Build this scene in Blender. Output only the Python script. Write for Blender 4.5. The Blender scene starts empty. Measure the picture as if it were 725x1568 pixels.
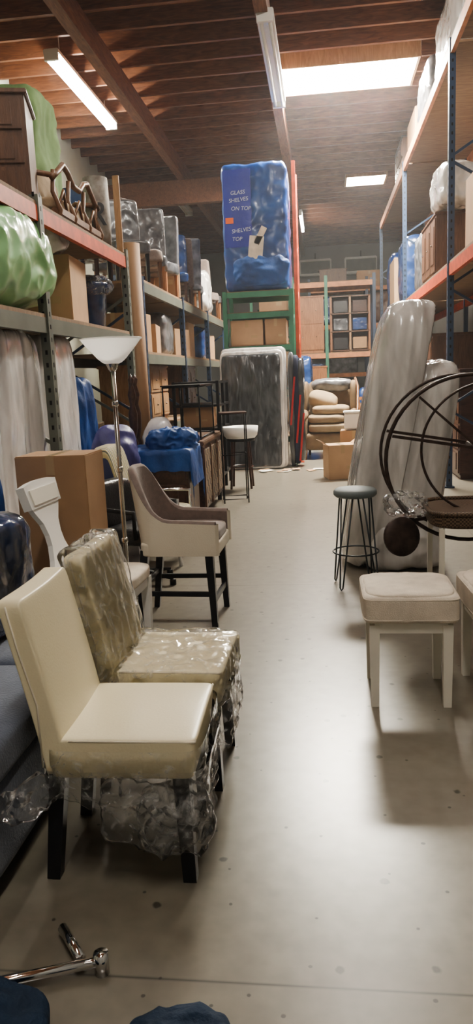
import bpy, bmesh, math, random
from mathutils import Vector, Matrix, Euler, noise
random.seed(7)
rad=math.radians
sc=bpy.context.scene
# ------------------------------------------------------------------ materials
def newmat(name):
    m=bpy.data.materials.new(name); m.use_nodes=True
    nt=m.node_tree; nt.nodes.clear()
    return m,nt,nt.nodes,nt.links
def coords(N,L,st=(1,1,1)):
    tc=N.new('ShaderNodeTexCoord'); mp=N.new('ShaderNodeMapping'); mp.inputs['Scale'].default_value=st
    L.new(tc.outputs['Object'],mp.inputs['Vector']); return mp.outputs[0]
def ntex(N,L,vec,scale,detail=4,dist=0,ty='FBM'):
    t=N.new('ShaderNodeTexNoise'); t.noise_type=ty
    t.inputs['Scale'].default_value=scale; t.inputs['Detail'].default_value=detail
    t.inputs['Distortion'].default_value=dist
    L.new(vec,t.inputs['Vector']); return t.outputs[0]
def ramp(N,L,fac,stops):
    r=N.new('ShaderNodeValToRGB'); e=r.color_ramp.elements
    while len(e)<len(stops): e.new(0.5)
    for i,(p,c) in enumerate(stops):
        e[i].position=p; e[i].color=(c[0],c[1],c[2],1)
    L.new(fac,r.inputs[0]); return r.outputs[0]
def g(x): return (x,x,x)
def pm(name,c,rough=.6,metal=0,var=.18,vs=4,bump=0,bs=25,st=(1,1,1),ty='FBM',coat=0,c2=None,dist=0,sheen=0,bd=.02):
    m,nt,N,L=newmat(name)
    o=N.new('ShaderNodeOutputMaterial'); p=N.new('ShaderNodeBsdfPrincipled'); L.new(p.outputs[0],o.inputs[0])
    v=coords(N,L,st)
    a=[x*(1-var) for x in c]; b=[min(1,x*(1+var)) for x in c] if c2 is None else c2
    L.new(ramp(N,L,ntex(N,L,v,vs,5,dist),[(.3,a),(.7,b)]),p.inputs['Base Color'])
    p.inputs['Roughness'].default_value=rough; p.inputs['Metallic'].default_value=metal
    if coat: p.inputs['Coat Weight'].default_value=coat; p.inputs['Coat Roughness'].default_value=.12
    if sheen: p.inputs['Sheen Weight'].default_value=sheen
    if bump:
        bn=N.new('ShaderNodeBump'); bn.inputs['Strength'].default_value=bump; bn.inputs['Distance'].default_value=bd
        L.new(ntex(N,L,v,bs,5,dist,ty),bn.inputs['Height']); L.new(bn.outputs[0],p.inputs['Normal'])
        if coat: L.new(bn.outputs[0],p.inputs['Coat Normal'])
    return m
def woodm(name,c,c2,rough=.45,st=(6,1,6)):
    return pm(name,c,rough,var=.1,vs=3,bump=.1,bs=8,st=st,c2=c2,dist=1.5)
def emis(name,c,s):
    m,nt,N,L=newmat(name); o=N.new('ShaderNodeOutputMaterial'); e=N.new('ShaderNodeEmission')
    e.inputs[0].default_value=(*c,1); e.inputs[1].default_value=s; L.new(e.outputs[0],o.inputs[0]); return m
def film(name,base=.03,bs=5,streak=.25,ior=1.4,tint=(.995,.995,.995)):
    m,nt,N,L=newmat(name); o=N.new('ShaderNodeOutputMaterial')
    v=coords(N,L); n=ntex(N,L,v,bs,4,.8,'RIDGED_MULTIFRACTAL')
    bn=N.new('ShaderNodeBump'); bn.inputs['Strength'].default_value=.9; bn.inputs['Distance'].default_value=.022
    L.new(n,bn.inputs['Height'])
    tr=N.new('ShaderNodeBsdfTransparent'); tr.inputs[0].default_value=(*tint,1)
    p=N.new('ShaderNodeBsdfDiffuse'); p.inputs[0].default_value=(.98,.98,.97,1)
    tl_=N.new('ShaderNodeBsdfTranslucent'); tl_.inputs[0].default_value=(.98,.98,.97,1)
    pm_=N.new('ShaderNodeMixShader'); pm_.inputs[0].default_value=.5; L.new(p.outputs[0],pm_.inputs[1]); L.new(tl_.outputs[0],pm_.inputs[2])
    lw=N.new('ShaderNodeLayerWeight'); lw.inputs[0].default_value=.05
    n2=ramp(N,L,ntex(N,L,v,bs*2.2,6,2.0),[(.50,g(0)),(.72,g(streak))])
    ad=N.new('ShaderNodeMath'); ad.operation='ADD'; L.new(lw.outputs['Fresnel'],ad.inputs[0]); L.new(n2,ad.inputs[1])
    a2=N.new('ShaderNodeMath'); a2.operation='ADD'; a2.use_clamp=True; L.new(ad.outputs[0],a2.inputs[0]); a2.inputs[1].default_value=base
    gl=N.new('ShaderNodeBsdfGlossy'); gl.inputs['Roughness'].default_value=.12; L.new(bn.outputs[0],gl.inputs['Normal'])
    mx=N.new('ShaderNodeMixShader'); L.new(a2.outputs[0],mx.inputs[0]); L.new(tr.outputs[0],mx.inputs[1]); L.new(pm_.outputs[0],mx.inputs[2])
    fr=N.new('ShaderNodeFresnel'); fr.inputs[0].default_value=ior; L.new(bn.outputs[0],fr.inputs['Normal'])
    m2=N.new('ShaderNodeMixShader'); L.new(fr.outputs[0],m2.inputs[0]); L.new(mx.outputs[0],m2.inputs[1]); L.new(gl.outputs[0],m2.inputs[2])
    L.new(m2.outputs[0],o.inputs[0]); return m

def floor_mat():
    m,nt,N,L=newmat('polished_concrete'); o=N.new('ShaderNodeOutputMaterial'); p=N.new('ShaderNodeBsdfPrincipled'); L.new(p.outputs[0],o.inputs[0])
    v=coords(N,L)
    base=ramp(N,L,ntex(N,L,v,.5,3,0),[(.15,(.152,.135,.104)),(.85,(.235,.213,.172))])
    fine=ramp(N,L,ntex(N,L,v,14,6,0),[(.2,g(.80)),(.8,g(1.15))])
    def mul(a,b):
        x=N.new('ShaderNodeMix'); x.data_type='RGBA'; x.blend_type='MULTIPLY'; x.inputs[0].default_value=1
        L.new(a,x.inputs[6]); L.new(b,x.inputs[7]); return x.outputs[2]
    c=mul(base,fine)
    for s,th in ((2.6,.040),(4.3,.028)):
        fl=N.new('ShaderNodeMapping'); fl.inputs['Location'].default_value=(s*.37,s*.11,0); L.new(v,fl.inputs[0])
        vo=N.new('ShaderNodeTexVoronoi'); vo.voronoi_dimensions='2D'; vo.inputs['Scale'].default_value=s; L.new(fl.outputs[0],vo.inputs['Vector'])
        dn=N.new('ShaderNodeMath'); dn.operation='MULTIPLY_ADD'; L.new(ntex(N,L,v,30,2,0),dn.inputs[0]); dn.inputs[1].default_value=.05; L.new(vo.outputs['Distance'],dn.inputs[2])
        c=mul(c,ramp(N,L,dn.outputs[0],[(.025+th*.6,g(.3)),(.025+th,g(1))]))
    sp=N.new('ShaderNodeSeparateXYZ'); L.new(v,sp.inputs[0])
    def joint(out,off,per):
        a=N.new('ShaderNodeMath'); a.operation='SUBTRACT'; L.new(out,a.inputs[0]); a.inputs[1].default_value=off
        b=N.new('ShaderNodeMath'); b.operation='PINGPONG'; L.new(a.outputs[0],b.inputs[0]); b.inputs[1].default_value=per/2
        return ramp(N,L,b.outputs[0],[(.002,g(.3)),(.005,g(1))])
    c=mul(c,joint(sp.outputs[1],1.67,3.72)); c=mul(c,joint(sp.outputs[0],1.35,3.9))
    L.new(c,p.inputs['Base Color'])
    p.inputs['Roughness'].default_value=.29; p.inputs['Specular IOR Level'].default_value=.75
    bn=N.new('ShaderNodeBump'); bn.inputs['Strength'].default_value=.05; bn.inputs['Distance'].default_value=.01
    L.new(ntex(N,L,v,11,3,0),bn.inputs['Height']); L.new(bn.outputs[0],p.inputs['Normal'])
    return m
def stripes(name,cols,scale=18,axis='X'):
    m,nt,N,L=newmat(name); o=N.new('ShaderNodeOutputMaterial'); p=N.new('ShaderNodeBsdfPrincipled'); L.new(p.outputs[0],o.inputs[0])
    v=coords(N,L); w=N.new('ShaderNodeTexWave'); w.bands_direction=axis; w.wave_profile='SAW'; w.inputs['Scale'].default_value=scale
    L.new(v,w.inputs['Vector']); n=len(cols)
    r=N.new('ShaderNodeValToRGB'); r.color_ramp.interpolation='CONSTANT'; e=r.color_ramp.elements
    while len(e)<n: e.new(.5)
    for i,c in enumerate(cols): e[i].position=i/n; e[i].color=(*c,1)
    L.new(w.outputs[0],r.inputs[0]); L.new(r.outputs[0],p.inputs['Base Color']); p.inputs['Roughness'].default_value=.8
    return m
def weave(name,c1,c2,scale=40):
    m,nt,N,L=newmat(name); o=N.new('ShaderNodeOutputMaterial'); p=N.new('ShaderNodeBsdfPrincipled'); L.new(p.outputs[0],o.inputs[0])
    v=coords(N,L); k=N.new('ShaderNodeTexChecker'); k.inputs['Scale'].default_value=scale; k.inputs[1].default_value=(*c1,1); k.inputs[2].default_value=(*c2,1)
    L.new(v,k.inputs[0]); L.new(k.outputs[0],p.inputs['Base Color']); p.inputs['Roughness'].default_value=.6
    b=N.new('ShaderNodeBump'); b.inputs['Strength'].default_value=.6; b.inputs['Distance'].default_value=.01; L.new(k.outputs[1],b.inputs['Height']); L.new(b.outputs[0],p.inputs['Normal'])
    return m
def translucent(name,c):
    m,nt,N,L=newmat(name); o=N.new('ShaderNodeOutputMaterial'); v=coords(N,L)
    col=ramp(N,L,ntex(N,L,v,6,3),[(.3,[x*.97 for x in c]),(.7,c)])
    d=N.new('ShaderNodeBsdfPrincipled'); d.inputs['Roughness'].default_value=.3; L.new(col,d.inputs['Base Color'])
    t=N.new('ShaderNodeBsdfTranslucent'); L.new(col,t.inputs[0])
    mx=N.new('ShaderNodeMixShader'); mx.inputs[0].default_value=.55; L.new(d.outputs[0],mx.inputs[1]); L.new(t.outputs[0],mx.inputs[2]); L.new(mx.outputs[0],o.inputs[0]); return m

R_='RIDGED_MULTIFRACTAL'
M={}
M['floor']=floor_mat()
M['cream']=pm('cream_leather',(.76,.69,.49),.36,var=.03,bump=.06,bs=120)
M['cream2']=pm('cream_fabric',(.72,.66,.54),.85,var=.05,bump=.12,bs=150)
M['linen']=pm('linen_fabric',(.68,.605,.505),.9,var=.12,vs=12,bump=.25,bs=180)
M['white']=pm('white_paint',(.86,.85,.81),.45,var=.02)
M['offwhite']=pm('antique_white_paint',(.78,.75,.66),.5,var=.03)
M['darkleg']=pm('espresso_wood',(.010,.011,.015),.35,var=.3,vs=8)
M['taupe']=pm('taupe_fabric',(.20,.155,.135),.9,var=.12,vs=30,bump=.15,bs=160,sheen=.2)
M['slate']=pm('slate_fabric',(.11,.13,.175),.9,var=.2,vs=8,bump=.25,bs=120,sheen=.3)
M['film']=film('clear_stretch_film',.02,6,.16,1.35)
M['film2']=film('clear_film_dense',.05,7,.42,1.45)
M['film3']=film('clear_film_taut',.04,6,.36,1.3)
M['silver']=pm('wrapped_grey_plastic',(.58,.56,.53),.2,var=.3,vs=4,bump=.8,bs=5,st=(1.8,1.8,.4),ty=R_,c2=(.83,.81,.78),dist=.4,coat=1)
M['silver2']=pm('wrapped_silver_plastic',(.72,.70,.68),.2,var=.2,vs=4,bump=.8,bs=7,st=(1.4,1.4,.5),ty=R_,c2=(.92,.90,.88),dist=.4,coat=1)
M['greyp']=pm('dusty_grey_plastic',(.06,.065,.075),.3,var=.3,vs=6,bump=.8,bs=8,ty=R_,c2=(.20,.20,.21),coat=.6)
M['blackwrap']=pm('black_quilted_wrap',(.022,.027,.034),.18,var=.3,vs=5,bump=.8,bs=6,st=(1.6,1,.5),ty=R_,c2=(.10,.11,.12),coat=.7,dist=.6)
M['bluewrap']=pm('blue_wrapped_blanket',(.006,.035,.19),.3,var=.3,vs=2.5,bump=1,bs=5,ty=R_,c2=(.014,.085,.33),coat=.5)
M['bluepanel']=pm('royal_blue_blanket',(.010,.025,.30),.4,var=.1,vs=3,bump=.5,bs=6,coat=.2)
M['bluetarp']=pm('blue_moving_blanket',(.005,.045,.20),.55,var=.3,vs=3,bump=.6,bs=9,c2=(.008,.085,.33))
M['denim']=pm('denim_blue_blanket',(.010,.028,.062),.8,var=.3,vs=5,bump=.5,bs=40)
M['navy']=pm('navy_fabric',(.010,.018,.05),.8,var=.3,vs=5,bump=.3,bs=12)
M['navywrap']=pm('navy_wrapped',(.012,.035,.13),.25,var=.3,vs=4,bump=.9,bs=8,ty=R_,c2=(.03,.085,.26),coat=.6)
M['purple']=pm('purple_bag',(.035,.032,.15),.5,var=.3,vs=5,bump=.6,bs=8)
M['greenbag']=pm('green_plastic_bag',(.25,.56,.22),.3,var=.2,vs=2,bump=.8,bs=6,ty=R_,c2=(.40,.72,.38),dist=.3,coat=.6)
M['greencloth']=pm('pale_green_cloth',(.15,.24,.10),.9,var=.2,bump=.4,bs=6)
M['card']=pm('cardboard',(.38,.235,.13),.8,var=.06,vs=6,bump=.05,bs=60)
M['card2']=pm('cardboard_pale',(.48,.31,.18),.8,var=.06,vs=6)
M['tape']=pm('packing_tape',(.46,.33,.19),.25,var=.05)
M['kraft']=pm('kraft_paper_roll',(.30,.18,.10),.75,var=.06)
M['orange']=pm('orange_rack_paint',(.50,.075,.022),.5,var=.25,vs=9)
M['tanbeam']=pm('faded_orange_rack_paint',(.50,.21,.09),.55,var=.25,vs=6)
M['greybeam']=pm('grey_rack_paint',(.12,.13,.105),.5,var=.15)
M['greenrack']=pm('green_rack_paint',(.04,.18,.11),.5,var=.2)
M['bluerack']=pm('blue_rack_paint',(.018,.038,.08),.45,var=.2)
M['ply']=woodm('plywood_deck',(.20,.12,.07),(.28,.18,.10),.75,(1,6,1))
M['joist']=woodm('joist_wood',(.13,.045,.016),(.23,.09,.034),.7,(1,8,8))
M['deckc']=woodm('roof_deck_wood',(.19,.075,.029),(.30,.13,.052),.8,(1,4,1))
M['glulam']=woodm('glulam_beam',(.12,.047,.022),(.20,.085,.038),.7,(8,1,8))
M['wood']=woodm('brown_wood',(.08,.035,.018),(.15,.07,.035),.4,(6,6,1))
M['wood2']=woodm('orange_wood',(.26,.105,.04),(.38,.17,.07),.4,(6,6,1))
M['wood3']=woodm('honey_wood',(.33,.19,.09),(.45,.27,.14),.45,(6,6,1))
M['darkwood']=woodm('mahogany_wood',(.035,.012,.008),(.075,.03,.018),.3,(6,1,6))
M['black']=pm('black_metal',(.012,.012,.013),.4,.6,var=.2)
M['blackl']=pm('black_leather',(.012,.012,.014),.3,var=.2,bump=.2,bs=60)
M['iron']=pm('rusty_iron',(.055,.035,.028),.5,.5,var=.4,vs=20)
M['hairpin']=pm('grey_iron',(.05,.06,.065),.4,.7,var=.2)
M['seatgrey']=pm('blue_grey_vinyl',(.17,.20,.205),.6,var=.1)
M['chrome']=pm('chrome',(.7,.7,.7),.08,1,var=.02)
M['brushed']=pm('brushed_nickel',(.5,.48,.45),.2,1,var=.05)
M['frost']=translucent('frosted_glass_bowl',(.97,.96,.94))
M['wallp']=pm('painted_block_wall',(.50,.51,.42),.9,var=.1,vs=1.2)
M['wallg']=pm('grey_wall',(.33,.33,.315),.9,var=.1,vs=1)
M['wick']=weave('woven_rattan',(.17,.11,.065),(.045,.028,.018),95)
M['lattice']=weave('lattice_wood',(.22,.15,.09),(.03,.018,.012),14)
M['stripe']=stripes('striped_upholstery',[(.5,.44,.25),(.05,.07,.07),(.35,.30,.15),(.6,.56,.42),(.04,.05,.12),(.45,.38,.2)],5,'Y')
M['beige']=pm('beige_upholstery',(.19,.13,.072),.85,var=.12,vs=10,bump=.2,bs=90)
M['beige2']=pm('beige_cushion',(.30,.22,.135),.85,var=.1,vs=8,bump=.2,bs=90)
M['walnut']=woodm('carved_frame_wood',(.13,.062,.028),(.20,.10,.05),.45,(6,6,1))
M['red']=pm('red_strap',(.45,.02,.02),.6)
M['label']=pm('white_marker',(.50,.55,.68),.7,var=.02)
M['tag']=pm('orange_tag',(.80,.15,.03),.6,var=.05)
M['sky']=emis('skylight_daylight',(1.0,.93,.80),115)
M['sky2']=emis('skylight_daylight_far',(1.0,.88,.70),32)
M['tube']=emis('fluorescent_tube',(1.0,.95,.87),50)
M['tubed']=emis('fluorescent_tube_dim',(1.0,.94,.85),30)
M['tubeoff']=pm('unlit_tube_white',(.6,.58,.53),.4,var=.05)
M['pot']=pm('patterned_paper',(.6,.58,.52),.7,var=.5,vs=14,c2=(.15,.12,.1))
# ------------------------------------------------------------------ builder
V=Vector
class B:
    def __init__(s,name): s.n=name; s.v=[];s.f=[];s.mi=[];s.sm=[];s.mats=[]
    def add(s,vs,fs,mat,smooth=False):
        m=M[mat]
        if m not in s.mats: s.mats.append(m)
        k=s.mats.index(m); o=len(s.v)
        s.v+= [tuple(x) for x in vs]
        for f in fs: s.f.append([i+o for i in f]); s.mi.append(k); s.sm.append(smooth)
        return s
    def box(s,c,d,mat,bev=0,rot=(0,0,0),fn=None):
        bm=bmesh.new(); bmesh.ops.create_cube(bm,size=1)
        for v in bm.verts: v.co=V((v.co.x*d[0],v.co.y*d[1],v.co.z*d[2]))
        if bev: bmesh.ops.bevel(bm,geom=bm.edges[:],offset=bev,segments=2,affect='EDGES')
        R=Euler(rot).to_matrix(); bm.verts.index_update()
        vs=[R@v.co+V(c) for v in bm.verts]
        if fn: vs=[fn(v) for v in vs]
        fs=[[v.index for v in f.verts] for f in bm.faces]; bm.free()
        return s.add(vs,fs,mat)
    def beam(s,p0,p1,w0,h0,mat,w1=None,h1=None,up=(0,0,1)):
        p0,p1=V(p0),V(p1); w1=w1 or w0; h1=h1 or h0
        z=(p1-p0).normalized(); u=V(up)
        if abs(z.dot(u))>.95: u=V((0,1,0))
        x=u.cross(z).normalized(); y=z.cross(x)
        vs=[]
        for p,w,h in ((p0,w0,h0),(p1,w1,h1)):
            for a,b in ((-1,-1),(1,-1),(1,1),(-1,1)): vs.append(p+x*a*w/2+y*b*h/2)
        return s.add(vs,[(3,2,1,0),(4,5,6,7),(0,1,5,4),(1,2,6,5),(2,3,7,6),(3,0,4,7)],mat)
    def tube(s,pts,r,mat,n=8,closed=False,rf=None):
        pts=[V(p) for p in pts]; N_=len(pts); vs=[];fs=[]
        prev=None
        for i,p in enumerate(pts):
            if closed: t=pts[(i+1)%N_]-pts[i-1]
            else: t=pts[min(i+1,N_-1)]-pts[max(i-1,0)]
            t.normalize()
            if prev is None:
                u=V((0,0,1)) if abs(t.z)<.9 else V((1,0,0)); x=u.cross(t).normalized()
            else: x=(prev-t*prev.dot(t)).normalized()
            prev=x; y=t.cross(x); rr=r if rf is None else r*rf(i/(N_-1))
            for k in range(n):
                a=2*math.pi*k/n; vs.append(p+x*math.cos(a)*rr+y*math.sin(a)*rr)
        R=N_ if closed else N_-1
        for i in range(R):
            j=(i+1)%N_
            for k in range(n):
                k2=(k+1)%n; fs.append((i*n+k,i*n+k2,j*n+k2,j*n+k))
        if not closed: fs.append(tuple(range(n))[::-1]); fs.append(tuple((N_-1)*n+k for k in range(n)))
        return s.add(vs,fs,mat,True)
    def lathe(s,prof,c,mat,n=24,smooth=True):
        vs=[];fs=[];c=V(c)
        for r,z in prof:
            for k in range(n):
                a=2*math.pi*k/n; vs.append(c+V((r*math.cos(a),r*math.sin(a),z)))
        for i in range(len(prof)-1):
            for k in range(n):
                k2=(k+1)%n; fs.append((i*n+k,i*n+k2,(i+1)*n+k2,(i+1)*n+k))
        fs.append(tuple(range(n))[::-1]); fs.append(tuple((len(prof)-1)*n+k for k in range(n)))
        return s.add(vs,fs,mat,smooth)
    def grid(s,nu,nv,fn,mat,smooth=True):
        vs=[fn(i/nu,j/nv) for j in range(nv+1) for i in range(nu+1)]
        fs=[(j*(nu+1)+i,j*(nu+1)+i+1,(j+1)*(nu+1)+i+1,(j+1)*(nu+1)+i) for j in range(nv) for i in range(nu)]
        return s.add(vs,fs,mat,smooth)
    def soft(s,c,d,mat,k=6,amp=0,freq=3,seg=12,seed=0,rot=(0,0,0),fn=None,st=(1,1,1)):
        idx={};vs=[];fs=[]; h=[x/2 for x in d]; R=Euler(rot).to_matrix(); c=V(c)
        def get(p):
            key=tuple(round(x,5) for x in p)
            if key in idx: return idx[key]
            nk=sum(abs(x)**k for x in p)**(1/k); q=[x/nk for x in p]
            w=V((q[0]*h[0],q[1]*h[1],q[2]*h[2]))
            if amp:
                nr=V([math.copysign(abs(q[i])**(k-1),q[i])/h[i] for i in range(3)]).normalized()
                P=V((w.x*st[0],w.y*st[1],w.z*st[2]))*freq+V((seed*7.3,seed*3.1,seed*1.7))
                a=1-2.6*abs(noise.noise(P)); b=1-2.6*abs(noise.noise(P*2.3+V((5,5,5))))
                w+=nr*amp*(.65*a+.35*b)
            w=R@w+c
            if fn: w=V(fn(w))
            idx[key]=len(vs); vs.append(w); return idx[key]
        for ax in range(3):
            for sg in (-1,1):
                for i in range(seg):
                    for j in range(seg):
                        q=[]
                        for a,b in ((i,j),(i+1,j),(i+1,j+1),(i,j+1)):
                            p=[0,0,0]; p[ax]=sg; p[(ax+1)%3]=-1+2*a/seg; p[(ax+2)%3]=-1+2*b/seg; q.append(get(p))
                        fs.append(q if sg>0 else q[::-1])
        return s.add(vs,fs,mat,True)
    def prism(s,poly,org,ux,uy,th,mat):
        ux,uy,org=V(ux),V(uy),V(org); n=ux.cross(uy).normalized()
        k=len(poly); vs=[org+ux*a+uy*b+n*t for t in (-th/2,th/2) for a,b in poly]
        fs=[tuple(range(k))[::-1],tuple(range(k,2*k))]+[(i,(i+1)%k,(i+1)%k+k,i+k) for i in range(k)]
        return s.add(vs,fs,mat)
    def text(s,t,size,loc,rot,mat):
        cu=bpy.data.curves.new('t','FONT'); cu.body=t; cu.size=size; cu.extrude=.002; cu.offset=0; cu.shear=.15
        ob=bpy.data.objects.new('t',cu); sc.collection.objects.link(ob)
        me=bpy.data.meshes.new_from_object(ob.evaluated_get(bpy.context.evaluated_depsgraph_get()))
        R=Euler(rot).to_matrix()
        s.add([R@v.co+V(loc) for v in me.vertices],[list(p.vertices) for p in me.polygons],mat)
        bpy.data.objects.remove(ob); bpy.data.meshes.remove(me); return s
    def put(s,loc=(0,0,0),rz=0,rot=None,scale=1):
        me=bpy.data.meshes.new(s.n); me.from_pydata([tuple(c*scale for c in v) for v in s.v],[],s.f)
        for m in s.mats: me.materials.append(m)
        me.polygons.foreach_set('material_index',s.mi); me.polygons.foreach_set('use_smooth',s.sm); me.update()
        ob=bpy.data.objects.new(s.n,me); sc.collection.objects.link(ob); ob.location=loc
        ob.rotation_euler=rot if rot else (0,0,rad(rz)); return ob
def dup(ob,loc,rz=None):
    o=ob.copy(); sc.collection.objects.link(o); o.location=loc
    if rz is not None: o.rotation_euler=(0,0,rad(rz))
    return o
# ------------------------------------------------------------------ room
XL,XR,Y0,Y1,H=-5.0,3.6,-3.0,30.0,6.5
B('floor').box(((XL+XR)/2,(Y0+Y1)/2,-.05),(XR-XL,Y1-Y0,.1),'floor').put()
B('wall_left').box((XL-.1,(Y0+Y1)/2,H/2),(.2,Y1-Y0,H),'wallp').put()
B('wall_right').box((XR+.1,(Y0+Y1)/2,H/2),(.2,Y1-Y0,H),'wallg').put()
B('wall_back').box(((XL+XR)/2,Y1+.1,H/2),(XR-XL,.2,H),'wallg').put()
B('wall_front').box(((XL+XR)/2,Y0-.1,H/2),(XR-XL,.2,H),'wallg').put()
S1=(-.56,1.56,12.85,14.0); S2=(.7,1.65,19.9,20.8)
c=B('ceiling')
def cpiece(x0,x1,y0,y1): c.box(((x0+x1)/2,(y0+y1)/2,H+.05),(x1-x0,y1-y0,.1),'deckc')
cpiece(XL,XR,Y0,S1[2]); cpiece(XL,S1[0],S1[2],S1[3]); cpiece(S1[1],XR,S1[2],S1[3])
cpiece(XL,XR,S1[3],S2[2]); cpiece(XL,S2[0],S2[2],S2[3]); cpiece(S2[1],XR,S2[2],S2[3]); cpiece(XL,XR,S2[3],Y1)
c.put()
j=B('ceiling_joists'); y=6.1
while y<Y1:
    segs=[(XL,XR)]
    for S in (S1,S2):
        if S[2]-.07<y<S[3]+.07: segs=[(XL,S[0]-.05),(S[1]+.05,XR)]
    for a,b in segs: j.box(((a+b)/2,y,H-.12),(b-a,.055,.24),'joist')
    y+=.61
j.put()
for x in (-.66,-3.05): B('ceiling_beam').box((x,(6+Y1)/2,H-.41),(.16,Y1-6,.34),'glulam').put()
B('ceiling_girder').box((-3.2,17.6,H-.84),(3.4,.2,.5),'glulam').put()
for i,(S,mt) in enumerate(((S1,'sky'),(S2,'sky2'))):
    w=B('window_%d'%(i+1)); x0,x1,y0,y1=S
    w.box(((x0+x1)/2,(y0+y1)/2,H-.225),(x1-x0,y1-y0,.02),mt)
    for a in (x0-.02,x1+.02): w.box((a,(y0+y1)/2,H-.12),(.04,y1-y0+.08,.24),'wood3')
    for a in (y0-.02,y1+.02): w.box(((x0+x1)/2,a,H-.12),(x1-x0,.04,.24),'wood3')
    w.put()
def tube_fix(x,y0,y1,z,on='tube',both=True):
    b=B('fluorescent_or_fill_fixture'); ym=(y0+y1)/2; r=.022 if on=='tubeoff' else .035
    b.box((x,ym,z+.09),(.22,y1-y0,.07),'tubeoff',.01)
    b.tube([(x-.05,y0+.05,z),(x-.05,y1-.05,z)],r,on,10)
    if both: b.tube([(x+.06,y0+.05,z),(x+.06,y1-.05,z)],r,on,10)
    for yy in (y0+.02,y1-.02): b.box((x,yy,z+.02),(.2,.05,.1),'tubeoff')
    for yy in (y0+.4,y1-.4): b.tube([(x,yy,z+.12),(x,yy,H)],.006,'tubeoff',6)
    b.put()
tube_fix(-3.7,11.1,14.2,6.05)
tube_fix(-.62,10.1,13.2,5.85,'tubeoff')
tube_fix(-3.6,19,21.6,6.0,'tubeoff'); tube_fix(-2.4,20.5,23,6.0,'tubeoff')
tube_fix(-.6,22.5,25.2,6.0,'tubed')
tube_fix(-1.6,3.2,5.8,6.1,'tube',False); tube_fix(.4,6.3,8.9,6.15,'tube',False); tube_fix(.2,-1.6,1.0,6.15,'tube',True)  # off-view fixtures, added as fill light for the shadows in the near area
# ------------------------------------------------------------------ racks
def rack(name,xf,xb,ys,zs,up,bm,h,deck='ply',beamh=.12):
    r=B(name); w=.085
    for y in ys:
        for x in (xf,xb):
            r.box((x,y,h/2),(.075,w,h),up)
            r.box((x,y,.01),(.13,.13,.02),up)
        z=.3; k=0
        while z+.7<h:
            a,b=(xf,xb) if k%2 else (xb,xf)
            r.beam((a,y,z),(b,y,z+.7),.03,.03,up); z+=.75; k+=1
        nz=int(h/.1)
        for i in range(nz):
            r.box((xf+(.0385 if xf<0 else -.0385),y,.1+i*.1),(.002,.02,.035),'black')
            r.box((xf,y-w/2-.001,.1+i*.1),(.02,.002,.035),'black')
    for i,z in enumerate(zs):
        b_=bm[i] if isinstance(bm,(list,tuple)) else bm
        for a,b in zip(ys[:-1],ys[1:]):
            for x in (xf,xb):
                r.box((x,(a+b)/2,z-.03-beamh/2),(.05,b-a-w,beamh),b_)
            r.box(((xf+xb)/2,(a+b)/2,z-.015),(abs(xb-xf)+.04,b-a-w-.01,.03),deck)
    return r.put()
rack('pallet_rack',-2.2,-3.3,[.9,3.2,5.95,8.6],[2.1,2.95],'greybeam',['greybeam','orange'],3.0)
rack('pallet_rack',-2.2,-3.3,[9.3,12,14.6,17.2],[.95,1.9,2.77],'bluerack','greybeam',2.8)
rack('pallet_rack',1.6,2.75,[4.1,9.9,15.2,21.0],[2.83,5.35],'bluerack',['orange','tanbeam'],5.35,beamh=.14)
r=B('storage_rack')
for x in (-1.62,-.5):
    for y in (12.9,13.85): r.box((x,y,1.47),(.07,.07,2.94),'greenrack')
    for z in (.3,1.1,1.9): r.beam((x,12.9,z),(x,13.85,z+.7),.025,.025,'greenrack')
for z in (.5,2.05,2.6,2.94):
    for y in (12.9,13.85): r.box((-1.06,y,z-.06),(1.05,.05,.09),'greenrack')
    r.box((-1.06,13.375,z-.01),(1.1,.9,.02),'ply')
r.put()
b=B('rack_upright')
b.box((0,0,2.5),(.06,.07,5.0),'orange'); b.box((0,0,.01),(.12,.12,.02),'orange')
b.box((0,.9,2.5),(.06,.07,5.0),'orange')
for k in range(6): b.beam((0,0,.3+k*.75),(0,.9,.75+k*.75),.03,.03,'orange')
b.put((-.42,13.2,0))
r=B('pallet_rack')
for x in (-.75,.12,1.35):
    for y in (20.2,21.2): r.box((x,y,2.0),(.08,.08,4.0),'bluerack' if x>.5 else 'greenrack')
for z in (2.05,3.85):
    for y in (20.2,21.2): r.box((.3,y,z-.08),(2.1,.05,.12),'tanbeam')
    r.box((.3,20.7,z-.01),(2.1,1.0,.02),'ply')
r.put()
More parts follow.
